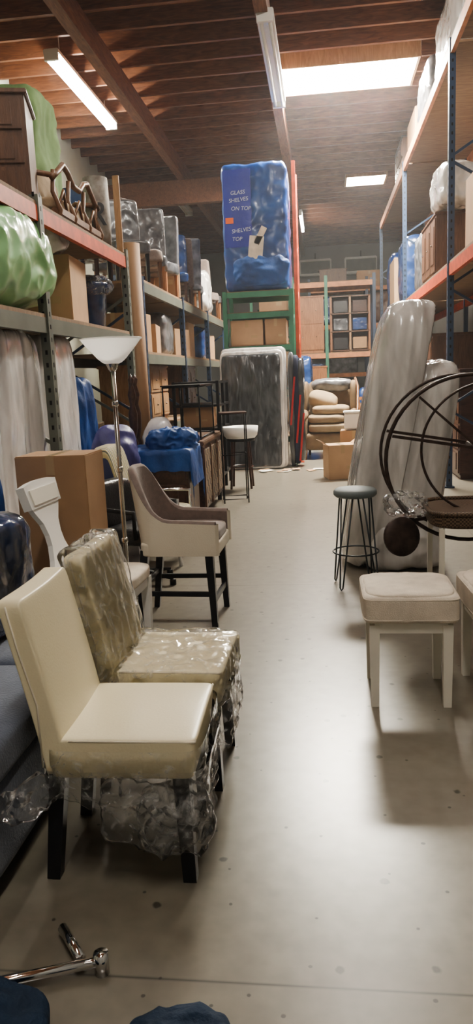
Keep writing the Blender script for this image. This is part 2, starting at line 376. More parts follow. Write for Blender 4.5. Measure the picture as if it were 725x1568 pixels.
# ------------------------------------------------------------------ parsons chairs
def parsons(loc,rz,mode):
    b=B('upholstered_dining_chair')
    def bk(v):
        t=max(0,(v.z-.4)/.52); v=V(v); v.x+= -.105*t**1.15 + .012*math.cos((v.y)*7); return v
    for sy in (-1,1):
        b.beam((.205,sy*.175,0),(.195,sy*.175,.37),.042,.042,'darkleg',.05,.05,up=(0,1,0))
        b.beam((-.235,sy*.175,0),(-.19,sy*.175,.37),.042,.042,'darkleg',.05,.05,up=(0,1,0))
    dome=lambda v:V((v.x+(.008*(v.z-.42)/.07 if v.x>0 else 0),v.y,v.z+(.012*(1-(v.y/.22)**2)*(1-((v.x-.02)/.24)**2) if v.z>.45 else 0)))
    b.soft((.02,0,.425),(.45,.435,.13),'cream',22,seg=30,fn=dome)
    b.soft((-.185,0,.645),(.075,.435,.56),'cream',20,seg=30,fn=bk)
    b.tube([(.247,-.214,.482),(.247,.214,.482)],.0035,'cream2',6); b.tube([(-.14,-.216,.484),(.247,-.214,.482)],.0035,'cream2',6)
    b.tube([(-.225,-.2185,.40),(-.225,-.2185,.6),(-.27,-.2185,.78),(-.295,-.2185,.91)],.003,'cream2',6)
    def skirt(z0,z1,off,amp,seed,fr=9,mat='film2',drop=0):
        def f(u,v):
            t=u*2*math.pi; cx=.02; hx=.24+off; hy=.225+off
            cs,sn=math.cos(t),math.sin(t); nk=(abs(cs)**8+abs(sn)**8)**(1/8)
            x=cx+hx*cs/nk; y=hy*sn/nk
            zz0=z0-drop*max(0,cs*.7-sn*.7)**2
            z=zz0+(z1-zz0)*v
            P=V((x*fr,y*fr,z*fr*2.2+seed*3)); n=1-2.6*abs(noise.noise(P)); n2=1-2.6*abs(noise.noise(P*2.4))
            k=amp*(1.15-v)*(.7*n+.3*n2); z+=.03*noise.noise(V((x*5,y*5,seed)))*(1-v)
            s=1+.10*(1-v)*math.sin(seed+u*9)
            return (cx+(x-cx)*s*(1-.10*(1-v))+k*cs,y*s*(1-.10*(1-v))+k*sn,z)
        b.grid(150,22,f,mat)
    if mode==1:
        skirt(.29,.46,.008,.018,1,9,'film3'); skirt(.28,.40,.020,.024,4,8,'film2',.17)
        b.soft((.17,-.19,.22),(.20,.13,.20),'film3',3,.028,9,34,5)
        b.soft((.10,-.215,.24),(.30,.03,.20),'film3',4,.022,9,30,15,rot=(0,.2,0))
        b.soft((-.27,-.245,.31),(.20,.05,.09),'film2',3,.025,10,24,9,rot=(0,-.3,.4))
    else:
        b.soft((.02,0,.425),(.475,.46,.16),'film3',9,.013,9,50,11)
        b.soft((-.185,0,.655),(.10,.455,.585),'film3',12,.010,9,50,12,fn=bk,st=(1,1,.6))
        skirt(.20,.40,.006,.022,6)
    return b.put(loc,rz)
parsons((-.655,2.24,0),1,1)
parsons((-.635,2.77,0),-1,2)
# ------------------------------------------------------------------ white side chair
b=B('white_side_chair')
for sy in (-1,1):
    b.beam((.19,sy*.18,0),(.19,sy*.18,.42),.034,.034,'white',.055,.055)
    b.beam((-.26,sy*.17,0),(-.19,sy*.17,.42),.034,.034,'white',.05,.05)
    b.beam((-.19,sy*.17,.40),(-.225,sy*.165,.56),.05,.045,'white',.035,.04)
    b.beam((.19,sy*.18,.4),(-.19,sy*.17,.4),.03,.07,'white')
b.beam((.19,-.18,.4),(.19,.18,.4),.03,.07,'white'); b.beam((-.19,-.17,.4),(-.19,.17,.4),.03,.07,'white')
b.soft((0,0,.46),(.46,.44,.085),'linen',6,seg=12)
b.prism([(-.185,0),(.185,0),(.18,.08),(.12,.17),(.085,.25),(.08,.31),(.10,.38),(.15,.44),(.185,.49),(-.185,.49),(-.15,.44),(-.10,.38),(-.08,.31),(-.085,.25),(-.12,.17),(-.18,.08)],(-.205,0,.42),(0,1,0),(-.25,0,.968),.03,'white')
b.prism([(-.195,0),(.195,0),(.21,.13),(.10,.145),(0,.15),(-.10,.145),(-.21,.13)],(-.325,0,.88),(0,1,0),(-.25,0,.968),.05,'white')
b.prism([(-.16,.02),(.16,.02),(.17,.105),(-.17,.105)],(-.298,0,.885),(0,1,0),(-.25,0,.968),.012,'offwhite')
b.put((-1.26,3.98,0),-3)
# ------------------------------------------------------------------ taupe counter stool with arms
b=B('upholstered_bar_stool')
for sy in (-1,1):
    b.beam((.24,sy*.225,0),(.22,sy*.215,.50),.036,.036,'darkleg',.05,.05)
    b.beam((-.25,sy*.215,0),(-.19,sy*.205,.50),.036,.036,'darkleg',.05,.05)
    b.beam((.235,sy*.222,.22),(-.225,sy*.212,.22),.02,.03,'darkleg')
b.beam((.235,-.22,.17),(.235,.22,.17),.02,.035,'darkleg'); b.beam((-.22,-.21,.27),(-.22,.21,.27),.02,.03,'darkleg')
def upath(t,off):
    a=(t-.5)*2; s_=abs(a); w=.255-off; L_=.27
    if s_>.5:
        q=(s_-.5)/.5; return math.copysign(w,a), -.08+q*(L_+.08)
    th=s_/.5*math.pi/2; return math.copysign(math.sin(th)**.8*w,a), -.08-(.17-off)*math.cos(th)**.8
def rim(t):
    s_=abs((t-.5)*2); e=max(0,1-s_/.58); e=min(1,e*1.25); e=e*e*(3-2*e); return .665+.035*max(0,1-s_)+.30*e
def shell(off,zb):
    def f(u,v):
        y,x=upath(u,off); zt=rim(u); z=zb+(zt-zb)*v
        lean=max(0,(z-.55))*.15*max(0,1-abs((u-.5)*2)/.8); return (x-lean,y,z)
    return f
b.grid(48,12,shell(0,.47),'cream2'); b.grid(48,12,shell(.05,.47),'taupe')
def rimf(u,v):
    p=V(shell(0,.47)(u,1)); q=V(shell(.05,.47)(u,1)); r_=p.lerp(q,v); r_.z+=.018*math.sin(v*math.pi); return r_
b.grid(48,6,rimf,'taupe')
for k in (0,1):
    def ends(u,v,k=k):
        p=V(shell(0,.47)(k,v)); q=V(shell(.05,.47)(k,v)); r_=p.lerp(q,u); r_.x+=.018*math.sin(u*math.pi); return r_
    b.grid(4,8,ends,'cream2')
b.soft((.03,0,.505),(.50,.48,.09),'cream2',12,seg=16)
b.soft((.04,0,.575),(.47,.42,.09),'taupe',6,seg=12)
b.put((-.935,4.66,0),-2)
# ------------------------------------------------------------------ floor lamp
b=B('torchiere_floor_lamp')
b.lathe([(.001,0),(.14,0),(.145,.012),(.13,.025),(.05,.035),(.02,.06)],(0,0,0),'brushed')
b.tube([(0,0,.03),(0,0,1.66)],.017,'brushed',12)
for z in (.45,.95,1.4): b.lathe([(.017,-.02),(.023,-.012),(.023,.012),(.017,.02)],(0,0,z),'brushed',12)
b.lathe([(.015,1.61),(.03,1.63),(.045,1.67),(.045,1.68)],(0,0,0),'brushed',24)
prof=[(.04,1.665),(.065,1.675),(.095,1.70),(.13,1.74),(.17,1.785),(.205,1.83)]
b.grid(32,5,lambda u,v:(prof[round(v*5)][0]*math.cos(u*2*math.pi),prof[round(v*5)][0]*math.sin(u*2*math.pi),prof[round(v*5)][1]),'frost')
b.tube([(.205*math.cos(k*math.pi/16),.205*math.sin(k*math.pi/16),1.83) for k in range(32)],.005,'frost',6,True)
b.put((-1.41,5.0,0))
# ------------------------------------------------------------------ boxes
def carton(name,loc,d,rz=0,mat='card',open_=False):
    b=B(name); w,dd,h=d
    b.box((0,0,h/2),d,mat,.006)
    b.box((0,0,h+.001),(.055,dd*1.002,.002),'tape'); b.box((0,-dd/2-.001,h-.06),(.055,.002,.12),'tape')
    b.box((0,0,h+.0015),(.006,dd,.003),'black')
    b.box((w*.22,-dd/2-.001,h*.35),(w*.2,.002,h*.1),'tape')
    if open_:
        for sx in (-1,1): b.beam((sx*w/2,0,h),(sx*(w/2+.1),0,h+.07),dd,.005,mat)
    return b.put(loc,rz)
carton('cardboard_box',(-1.70,4.64,0),(.46,.36,1.11),-1)
carton('cardboard_box',(.22,11.1,0),(.42,.4,.50),12,'card2',True)
carton('cardboard_box',(.46,11.65,0),(.42,.4,.66),-4,'card')
B('plastic_bin').box((0,0,.13),(.3,.24,.26),'white',.02).box((0,0,.265),(.33,.27,.03),'white',.01).put((.46,11.65,.67))
carton('cardboard_box',(-2.6,7.25,2.10),(.55,.62,.62),4,'card2')
B('clear_plastic_bag').soft((0,0,.13),(.4,.4,.26),'silver2',3,.04,6,14,2).put((-2.55,7.0,2.73))
b=B('wrapped_bucket'); b.lathe([(.001,0),(.13,0),(.17,.42),(.19,.43),(.19,.47),(.001,.5)],(0,0,0),'navywrap',20); b.soft((0,0,.44),(.42,.42,.18),'film2',3,.03,8,14,4); b.put((-2.42,7.95,2.10))
b=B('kraft_paper_roll'); b.lathe([(.03,0),(.12,0),(.12,3.12),(.03,3.12)],(0,0,0),'kraft',28); b.put((-2.22,8.95,0))
b=B('wrapped_picture_roll'); b.lathe([(.001,0),(.13,0),(.14,.3),(.13,.72),(.001,.73)],(0,0,0),'pot',18); b.text('R',.34,(-.10,-.145,.22),(rad(90),0,0),'darkleg'); b.put((-2.36,8.2,2.95),12)
b=B('wood_plank'); b.box((0,0,.40),(.07,.03,.80),'wood3',.004); b.put((-2.20,8.45,2.95))
b=B('green_garbage_bag')
b.soft((0,0,.38),(1.0,1.75,.78),'greenbag',2.6,.04,2.8,84,3,fn=lambda v:V((v.x,v.y,max(v.z,0.0))))
b.soft((.12,.55,.60),(.35,.4,.22),'greenbag',2.2,.03,6,24,5)
b.put((-2.60,5.55,2.11))
for i,(y,w) in enumerate(((5.62,.78),(6.48,.80),(4.75,.75))):
    b=B('wrapped_mattress')
    b.soft((0,0,.99),(.26,w,1.94),'silver2',8,.02,3,26,i+2,st=(1,1.4,.3))
    b.soft((-.30,0,.97),(.24,w*.95,1.90),'silver',8,.02,3,22,i+5,st=(1,1.4,.3))
    b.put((-2.42,y,0))
b=B('blue_moving_blanket'); b.soft((0,0,.8),(.3,.5,1.55),'bluetarp',5,.04,4,22,3,st=(1,1.5,.4)); b.put((-2.45,7.2,0))
b=B('blue_moving_blanket'); b.soft((0,0,.75),(.3,.35,1.5),'bluetarp',5,.05,4,20,6,st=(1,1.5,.4)); b.put((-2.08,4.05,0))
b=B('turned_bedpost')
for yy in (0,.16): b.lathe([(.04,0),(.04,.9),(.02,.95),(.045,1.05),(.05,1.2),(.025,1.3),(.045,1.4),(.02,1.5),(.035,1.56),(.001,1.62)],(0,yy,0),'darkwood',14)
b.put((-2.0,7.75,0))
# ------------------------------------------------------------------ slate sofa + blue wrapped object
b=B('slate_sofa')
b.soft((0,0,.22),(.86,1.72,.34),'slate',10,seg=16)
b.soft((.02,-.37,.43),(.84,.80,.15),'slate',7,.004,4,16); b.soft((.02,.40,.43),(.84,.72,.15),'slate',7,.004,4,16)
b.soft((-.35,0,.55),(.18,1.72,.55),'slate',7,seg=16)
for x in (-.36,.36):
    for y in (-.78,.78): b.box((x,y,.03),(.05,.05,.06),'darkleg')
b.put((-1.43,2.58,0))
b=B('blue_wrapped_ottoman'); b.soft((0,0,.24),(.48,.95,.48),'navywrap',7,.02,5,24,4); b.soft((0,0,.24),(.51,.99,.5),'film',7,.012,7,22,2); b.put((-1.58,2.75,.51))
b=B('chrome_table_base')
b.tube([(-.62,1.68,.035),(-.85,1.60,.035),(-1.1,1.50,.035)],.014,'chrome',14)
b.tube([(-.77,1.80,.03),(-.68,1.69,.03)],.014,'chrome',12); b.lathe([(.001,0),(.02,0),(.02,.06),(.001,.062)],(-.62,1.68,0),'chrome',14)
b.tube([(-1.1,1.50,.035),(-1.1,1.25,.035)],.014,'chrome',12)
b.put()
b=B('blue_moving_blanket'); b.soft((0,0,.02),(.24,.20,.07),'denim',2.4,.02,9,24,7,fn=lambda v:V((v.x,v.y,max(v.z,0)))); b.put((-.37,1.45,.001))
b=B('blue_moving_blanket'); b.soft((0,0,.04),(.36,.3,.13),'denim',2.4,.03,7,24,9,fn=lambda v:V((v.x,v.y,max(v.z,0)))); b.put((-.88,1.43,.001))
# ------------------------------------------------------------------ square stools right
def vstool(loc,rz):
    b=B('upholstered_stool')
    for sx in (-1,1):
        for sy in (-1,1): b.beam((sx*.165,sy*.165,0),(sx*.165,sy*.165,.40),.036,.036,'offwhite',.046,.046)
    for s_ in (-1,1):
        b.box((s_*.165,0,.385),(.035,.33,.05),'offwhite'); b.box((0,s_*.165,.385),(.33,.035,.05),'offwhite')
    b.soft((0,0,.475),(.43,.43,.13),'linen',11,.003,5,26,3)
    b.soft((0,0,.53),(.40,.40,.04),'linen',5,.005,9,18,5)
    for z in (.43,.525):
        b.tube([(math.copysign(abs(math.cos(t))**.18,math.cos(t))*.213,math.copysign(abs(math.sin(t))**.18,math.sin(t))*.213,z) for t in [k*math.pi/24+.01 for k in range(48)]],.005,'linen',6,True)
    return b.put(loc,rz)
vstool((.375,3.50,0),0); vstool((.865,3.55,0),3)
# ------------------------------------------------------------------ hairpin stool
b=B('hairpin_bar_stool')
b.lathe([(.001,.665),(.14,.665),(.155,.68),(.155,.705),(.14,.72),(.001,.724)],(0,0,0),'seatgrey',28)
for k in range(4):
    a=rad(45+90*k+8); f=V((math.cos(a),math.sin(a),0)); s_=V((-f.y,f.x,0))
    foot=f*.185
    b.tube([f*.10+s_*.05+V((0,0,.67)),foot+s_*.012+V((0,0,.02)),foot+V((0,0,.006)),foot-s_*.012+V((0,0,.02)),f*.10-s_*.05+V((0,0,.67))],.006,'hairpin',8)
b.tube([(.165*math.cos(t*math.pi/16),.165*math.sin(t*math.pi/16),.26) for t in range(32)],.006,'hairpin',8,True)
b.put((.21,5.36,0))
# ------------------------------------------------------------------ sofa wrapped in plastic, standing on end
b=B('plastic_wrapped_sofa')
def lean(v):
    t=v.z/2.05; return V((v.x+.40*t-.20+(-.1*t*(1 if v.x>.1 else 0)),v.y-.02*t,v.z))
b.soft((-.06,0,1.03),(.42,.85,2.03),'silver',6,.022,2.2,54,3,fn=lean,st=(2.2,1.5,.2))
b.soft((.24,-.12,.80),(.42,.62,1.58),'silver',5.5,.025,2.4,50,6,fn=lean,st=(2.2,1.5,.2))
b.soft((.05,-.05,.2),(.62,.8,.4),'silver',5,.025,3,30,9)
b.put((.55,6.14,0))
# ------------------------------------------------------------------ iron wheel cart with woven tray
b=B('wicker_tea_cart')
def circ(R,y,cx_=0,cz_=1.0,n=48,a0=0,a1=360): return [(cx_+R*math.cos(rad(a0+(a1-a0)*k/n)),y,cz_+R*math.sin(rad(a0+(a1-a0)*k/n))) for k in range(n+(a1-a0<360))]
b.tube(circ(.5,0),.012,'iron',8,True)
b.tube(circ(.40,.06,.12,1.05,30,80,270),.008,'iron',8)
b.beam((-.46,0,1.15),(.5,0,.98),.022,.018,'iron'); b.beam((-.30,.0,1.38),(.42,0,.72),.014,.014,'iron'); b.beam((.1,0,.5),(.16,0,1.48),.016,.016,'iron')
b.tube([(.05,-.02,1.06),(.05,.32,1.06)],.02,'iron')
b.tube(circ(.5,.42),.010,'iron',8,True); b.beam((-.46,.42,1.15),(.5,.42,.98),.02,.018,'iron'); b.beam((.1,.42,.5),(.16,.42,1.48),.014,.014,'iron')
b.soft((.12,0,.665),(.76,.58,.11),'wick',5,seg=20,fn=lambda v:V((v.x,v.y,v.z-(.035*(1-((v.x-.12)/.38)**2)*(1-(v.y/.29)**2) if v.z>.68 else 0))))
b.tube([(.12+.38*math.copysign(abs(math.cos(t))**.4,math.cos(t)),.29*math.copysign(abs(math.sin(t))**.4,math.sin(t)),.71) for t in [k*math.pi/24+.01 for k in range(48)]],.014,'wick',8,True)
for x in (-.2,.45):
    for y in (-.25,.25): b.beam((x,y,0),(x,y,.62),.03,.03,'offwhite')
n0=len(b.v)
b.lathe([(.001,-.02),(.03,-.02),(.035,-.012),(.09,-.012),(.10,-.02),(.118,-.015),(.12,0),(.115,.012),(.06,.012),(.001,.012)],(0,0,0),'iron',28)
Rm=Euler((rad(80),0,rad(25))).to_matrix()
for i in range(n0,len(b.v)): b.v[i]=tuple(Rm@V(b.v[i])+V((-.42,-.16,.56)))
b.tube([(-.42,-.16,.56),(-.38,0,.62),(-.25,0,.64)],.012,'iron')
b.soft((-.38,0,.73),(.24,.18,.12),'film2',2.5,.03,12,24,3)
b.put((.87,4.62,0))
# ------------------------------------------------------------------ centre: mattress, blue wrapped crate
b=B('wrapped_mattress')
tl=lambda v:V((v.x,v.y+.11*v.z,v.z))
b.soft((0,.14,1.0),(1.10,.16,2.0),'silver2',18,.01,3,24,2,fn=tl)
b.soft((-.02,0,.98),(1.05,.14,1.93),'silver2',20,.008,3,30,5,fn=tl)
b.soft((-.03,-.03,.97),(.97,.12,1.84),'blackwrap',24,.008,3,30,5,fn=tl)
b.put((-1.16,12.42,0))
b=B('blue_wrapped_cabinet')
b.soft((0,0,1.0),(1.06,.95,2.0),'bluewrap',22,.026,2.8,56,4)
b.box((-.28,-.485,1.30),(.46,.03,1.22),'bluepanel',.008)
b.box((0,-.50,.66),(.24,.02,.40),'linen',.004,rot=(0,.12,0)); b.box((.08,-.50,.86),(.10,.02,.30),'linen',.004,rot=(0,.5,0))
b.box((-.42,-.503,1.12),(.13,.006,.09),'tag')
b.soft((.08,-.47,.30),(.9,.09,.46),'bluetarp',4,.035,4,24,3)
for i,(t,z) in enumerate((('GLASS',1.52),('SHELVES',1.40),('ON TOP',1.28),('SHELVES',.92),('TOP',.80))): b.text(t,.086,(-.42+.03*(i!=1),-.503,z),(rad(90),rad(random.uniform(-6,6)),0),'label')
b.put((-1.06,13.40,2.95))
carton('cardboard_box',(-1.27,13.3,2.05),(.55,.7,.42),0,'card2'); carton('cardboard_box',(-.78,13.3,2.05),(.36,.7,.42),0,'card')
b=B('folded_moving_blankets')
for i,(m_,x) in enumerate((('black',-.08),('navy',0),('black',.08))): b.soft((x,0,.95),(.09,.3,1.9-.1*i),'blackwrap' if i!=1 else 'navy',5,.02,4,16,i,st=(1,1,.4))
for x,z in ((-.06,1.5),(.03,1.2),(.08,.9)): b.box((x,-.17,z-.4),(.03,.01,.8),'red',rot=(0,.1,0))
b.put((-.45,12.72,0))
b=B('scrap_paper')
for i in range(9): b.box((random.uniform(-.5,.5),random.uniform(-.15,.15),.004+.006*i/3),(.18,.12,.004),'white' if i%2 else 'card2',rot=(random.uniform(-.05,.05),0,random.uniform(0,3)))
b.put((-.55,12.1,.004))
# ------------------------------------------------------------------ armchair far
b=B('wingback_armchair')
b.soft((0,.05,.30),(.92,.85,.30),'beige',8,seg=12)
b.soft((0,.40,.80),(.84,.18,1.05),'beige',6,seg=14,fn=lambda v:V((v.x,v.y+.12*(v.z-.3),v.z)))
for s_ in (-1,1):
    b.soft((s_*.42,.0,.50),(.15,.80,.42),'beige',5,seg=12)
    b.tube([(s_*.43,-.42,.72),(s_*.43,.0,.74),(s_*.43,.3,.78)],.08,'beige',12)
    b.soft((s_*.42,.28,1.0),(.12,.42,.62),'beige',4,seg=12)
    b.tube([(s_*.47,-.45,.12),(s_*.48,-.46,.68),(s_*.50,-.2,.85),(s_*.50,.05,1.2),(s_*.45,.3,1.34)],.022,'walnut',8)
    for y in (-.35,.4): b.beam((s_*.38,y,.0),(s_*.38,y,.18),.035,.035,'walnut',.06,.06)
b.soft((0,-.03,.53),(.68,.72,.16),'beige2',5,seg=12)
b.soft((-.02,-.05,.68),(.64,.66,.15),'beige2',4,.01,4,14,2); b.soft((.04,-.02,.82),(.62,.6,.15),'beige2',4,.01,4,14,3)
b.soft((-.1,.1,.98),(.5,.3,.26),'beige2',3,.01,4,14,4,rot=(.6,.3,0)); b.soft((.05,.3,1.24),(.7,.2,.2),'greyp',3,.02,5,14,4,rot=(.3,0,0))
b.put((.09,13.9,0),-4,None,1.06)
# ------------------------------------------------------------------ wooden chairs/tables far right
def wchair(loc,rz,mat='wood2'):
    b=B('wooden_dining_chair')
    for sx in (-1,1):
        b.beam((sx*.19,-.19,0),(sx*.19,-.19,.44),.03,.03,mat,.04,.04); b.beam((sx*.18,.22,0),(sx*.18,.19,.45),.035,.035,mat)
        b.beam((sx*.18,.19,.45),(sx*.18,.27,1.0),.035,.03,mat); b.beam((sx*.19,-.19,.2),(sx*.18,.2,.2),.02,.025,mat)
    b.box((0,0,.45),(.44,.43,.035),mat,.008)
    for z,y in ((.97,.265),(.78,.24),(.62,.215)): b.box((0,y,z),(.36,.02,.07),mat,.006)
    for x in (-.09,0,.09): b.beam((x,.21,.6),(x,.26,.96),.02,.015,mat)
    return b.put(loc,rz)
wchair((1.0,14.4,0),20); wchair((1.15,15.6,0),-30,'wood3'); wchair((.75,16.4,0),160); wchair((.2,17.4,0),10,'wood2')
def wtable(loc,rz,mat='wood3'):
    b=B('wooden_table'); b.box((0,0,.74),(1.1,.8,.04),mat,.008)
    for x in (-.48,.48):
        for y in (-.34,.34): b.beam((x,y,0),(x,y,.72),.05,.05,mat,.07,.07)
    for s_ in (-1,1): b.box((0,s_*.34,.67),(.9,.025,.09),mat); b.box((s_*.48,0,.67),(.025,.66,.09),mat)
    return b.put(loc,rz)
wtable((.65,18.7,0),0); wtable((.85,17.5,0),90,'wood2')
carton('cardboard_box',(.55,18.7,.77),(.5,.5,.5),10,'card2'); carton('cardboard_box',(-.2,18.8,0),(.6,.5,.9),5,'card')
def cabinet(name,loc,d,mat,rz=0,rows=2,cols=2):
    b=B(name); w,dd,h=d
    b.box((0,0,h/2+.03),(w,dd,h-.06),mat,.008); b.box((0,0,h-.01),(w+.05,dd+.04,.04),mat,.008); b.box((0,0,.03),(w*.96,dd*.94,.06),mat)
    for i in range(rows):
        for k in range(cols):
            pw=(w-.04)/cols; ph=(h-.12)/rows; x=-w/2+.02+pw*(k+.5); z=.07+ph*(i+.5)
            b.box((x,-dd/2-.008,z),(pw-.025,.018,ph-.025),mat,.006); b.box((x,-dd/2-.02,z),(pw*.7,.01,ph*.68),mat,.004)
            b.lathe([(.001,0),(.014,0),(.014,.02),(.001,.022)],(x,-dd/2-.03,z),'brushed',8)
    return b.put(loc,rz)
cabinet('wooden_armoire',(-.33,20.6,2.06),(.76,.6,1.45),'wood2',0,2,2)
b=B('open_shelving_unit')
for x in (-.5,0,.5):
    for y in (-.25,.25): b.box((x,y,.72),(.05,.04,1.44),'wood2' if x else 'wood3')
b.box((0,.27,.72),(1.04,.02,1.44),'darkwood')
for z in (.03,.52,.98,1.42): b.box((0,0,z),(1.04,.54,.03),'wood')
for x,z,m_ in ((-.25,.06,'blackl'),(.25,.06,'card'),(-.25,.55,'greyp'),(.25,.55,'navywrap'),(-.25,1.0,'blackl'),(.25,1.0,'darkwood')): b.box((x,-.02,z+.16),(.36,.42,.30),m_,.01)
b.put((.74,20.7,2.06))
cabinet('wooden_armoire',(-.3,20.2,0),(.8,.55,1.7),'wood2',0,2,2)
cabinet('wooden_cabinet',(2.10,12.2,2.83),(1.5,.9,.88),'wood',-90,1,3)
cabinet('wooden_cabinet',(-2.66,6.35,2.95),(.6,.6,.88),'wood',15,3,1)
cabinet('wooden_dresser',(2.3,8.3,0),(1.6,.6,1.3),'wood',-90,4,2)
cabinet('wooden_dresser',(2.2,11.5,0),(1.9,.7,1.5),'darkwood',-90,4,2)
cabinet('wooden_armoire',(2.2,14.0,0),(1.6,.7,2.1),'wood',-90,2,3)
cabinet('wooden_armoire',(2.2,17.5,0),(2.0,.7,1.9),'darkwood',-90,2,3)
cabinet('wooden_cabinet',(-2.7,10.7,.95),(1.2,.7,.8),'wood3',90,2,2); cabinet('wooden_cabinet',(-2.7,13.2,.95),(1.2,.7,.8),'wood',90,2,2)
cabinet('wooden_dresser',(-2.7,10.6,0),(1.8,.8,.8),'darkwood',90,2,2); cabinet('wooden_dresser',(-2.7,15.8,0),(1.8,.8,.8),'wood',90,2,2)
for y,h in ((9.8,.5),(10.6,.4),(12.6,.45),(13.4,.6),(16.2,.5)): carton('cardboard_box',(-2.6,y,1.9),(.6,.6,h),random.uniform(-16,16),random.choice(['card','card2']))
def wrapped(name,loc,d,mat,seed=1,k=7,amp=.03,rz=0):
    b=B(name); b.soft((0,0,d[2]/2+amp*.6),d,mat,k,amp,2.6,26,seed)
    return b.put(loc,rz)
wrapped('wrapped_bundle',(-2.6,11.4,1.9),(.6,.7,.6),'greyp',41); wrapped('wrapped_bundle',(-2.6,15.1,1.9),(.6,.8,.6),'navywrap',42)
wrapped('blue_wrapped_crate',(2.05,16.4,2.84),(.8,1.3,1.3),'navywrap',2)
carton('cardboard_box',(2.0,17.9,2.84),(.8,1.1,1.1),0,'card2')
wrapped('blue_wrapped_crate',(2.05,19.2,2.84),(.8,1.2,1.4),'bluewrap',3)
wrapped('wrapped_bundle',(2.1,13.9,2.84),(.8,1.3,1.0),'greyp',5)
carton('cardboard_box',(2.1,8.9,2.84),(.85,.9,.8),0,'card')
wrapped('wrapped_bundle',(2.1,7.6,2.84),(.85,1.2,1.0),'greyp',6)
wrapped('clear_plastic_bundle',(2.0,11.5,3.74),(.7,.9,.50),'silver',7,6,.06)
wrapped('plastic_wrapped_bundle',(2.1,9.0,5.36),(.9,1.4,.82),'silver2',8,9,.03)
wrapped('plastic_wrapped_bundle',(2.1,10.9,5.36),(.9,1.6,.78),'silver',9,9,.03)
wrapped('plastic_wrapped_bundle',(2.1,13.0,5.36),(.9,1.4,.75),'greyp',10,8,.03)
carton('cardboard_box',(2.1,15.0,5.36),(.8,1.2,.7),0,'card'); cabinet('wooden_cabinet',(2.1,17.2,5.36),(1.5,.8,.8),'wood',-90,2,3)
wrapped('blue_wrapped_crate',(1.2,19.6,0),(.6,.5,1.1),'bluewrap',12)
for i,(x,y,h,m_) in enumerate(((-.35,16.3,1.3,'bluewrap'),(-.5,17.3,1.9,'navywrap'),(-1.3,16.0,1.7,'silver'))): wrapped('wrapped_furniture',(x,y,0),(.5,.6,h),m_,i+20)
for i,(y,h) in enumerate(((23.5,2.3),(25,1.8),(27,2.6))): wrapped('wrapped_furniture',(-1.5+i*1.1,y,0),(1.0,.7,h),['card','navywrap','greyp'][i],i+30,9)
b=B('wall_air_unit')
for x in (-.2,1.5): b.box((x,29.75,5.45),(1.2,.45,.6),'white',.03); b.box((x,29.51,5.45),(1.1,.02,.42),'greybeam')
for x in (-.2,1.5): b.box((x,29.8,5.85),(.06,.3,.25),'greybeam')
b.put()
rack('pallet_rack',-.9,-2.0,[22,24.6,27.2],[1.6,3.2],'greenrack','orange',3.6)
for y,h in ((22.8,1.0),(24,.8),(25.6,1.1)): carton('cardboard_box',(-1.4,y,3.2),(.8,1.0,h),0,'card')
for y,h in ((22.8,1.0),(24,.8),(25.6,1.1)): carton('cardboard_box',(-1.4,y,1.6),(.8,1.0,h),0,'card2')
r=B('pallet_rack')
for x in (-.4,1.5,3.2):
    for y in (26.0,27.0): r.box((x,y,2.3),(.09,.09,4.6),'bluerack')
for z in (1.5,3.1,4.3):
    for y in (26.0,27.0): r.box((1.4,y,z-.08),(3.6,.05,.13),'tanbeam')
    r.box((1.4,26.5,z-.01),(3.6,1.0,.02),'ply')
r.put()
for x,z,h,m_ in ((.2,3.12,.9,'navywrap'),(1.1,3.12,.8,'greyp'),(2.1,3.12,1.0,'wood')): wrapped('wrapped_bundle',(x,26.5,z),(.8,.8,h),m_,int(x*10)+3)
cabinet('wooden_cabinet',(.4,26.5,4.32),(.9,.6,.6),'wood',0,1,2); carton('cardboard_box',(1.6,26.5,4.32),(.8,.6,.5),0,'card')
# ------------------------------------------------------------------ dark side chairs wrapped in dusty plastic on left rear rack top
def wrc(m_,leg,hh):
    b=B('wrapped_side_chair')
    b.soft((0,0,.42),(.50,.50,.16),m_,8,.015,5,12,2)
    b.soft((-.20,0,.42+hh/2),(.09,.47,hh),m_,14,.012,4,18,4,fn=lambda v:V((v.x-.12*(v.z-.4),v.y,v.z)),st=(1,1,.4))
    for x in (-.2,.2):
        for y in (-.2,.2): b.beam((x,y,0),(x,y,.38),.035,.035,leg,.045,.045)
    return b
o=wrc('greyp','darkleg',.66).put((-2.45,9.75,2.77),-60); o2=wrc('navywrap','darkwood',.75).put((-3.0,9.9,2.77),80); o3=wrc('taupe','wood',.7).put((-2.45,10.4,2.77),40); o4=wrc('greyp','wood2',.8).put((-2.45,11.0,2.77),-80)
for i in range(3,12):
    if i in (4,9): continue
    dup([o,o2,o3,o4][i%4],(-2.45+random.uniform(-.08,.05),9.75+i*.62,2.77),random.uniform(-120,120))
for i in range(1,6): dup([o2,o4][i%2],(-3.0,9.9+i*1.15,2.77),random.uniform(-90,90))
carton('cardboard_box',(-2.5,12.2,2.78),(.5,.5,.75),8,'card'); wrapped('clear_plastic_bundle',(-2.5,15.3,2.78),(.55,.55,.8),'silver',51,6,.05)
b=B('carved_settee')
b.tube([(0,-.75,.42),(0,-.6,.50),(0,-.4,.62),(0,-.25,.58),(0,-.1,.48),(0,.1,.48),(0,.25,.58),(0,.4,.62),(0,.6,.50),(0,.75,.42)],.03,'walnut',8)
b.box((0,0,.12),(.1,1.4,.08),'walnut',.01); b.soft((-.25,0,.22),(.5,1.3,.14),'beige2',6,seg=12)
for y in (-.7,-.25,.25,.7): b.tube([(0,y,0),(.05,y,.12),(-.02,y,.3),(0,y,.5)],.024,'walnut',8)
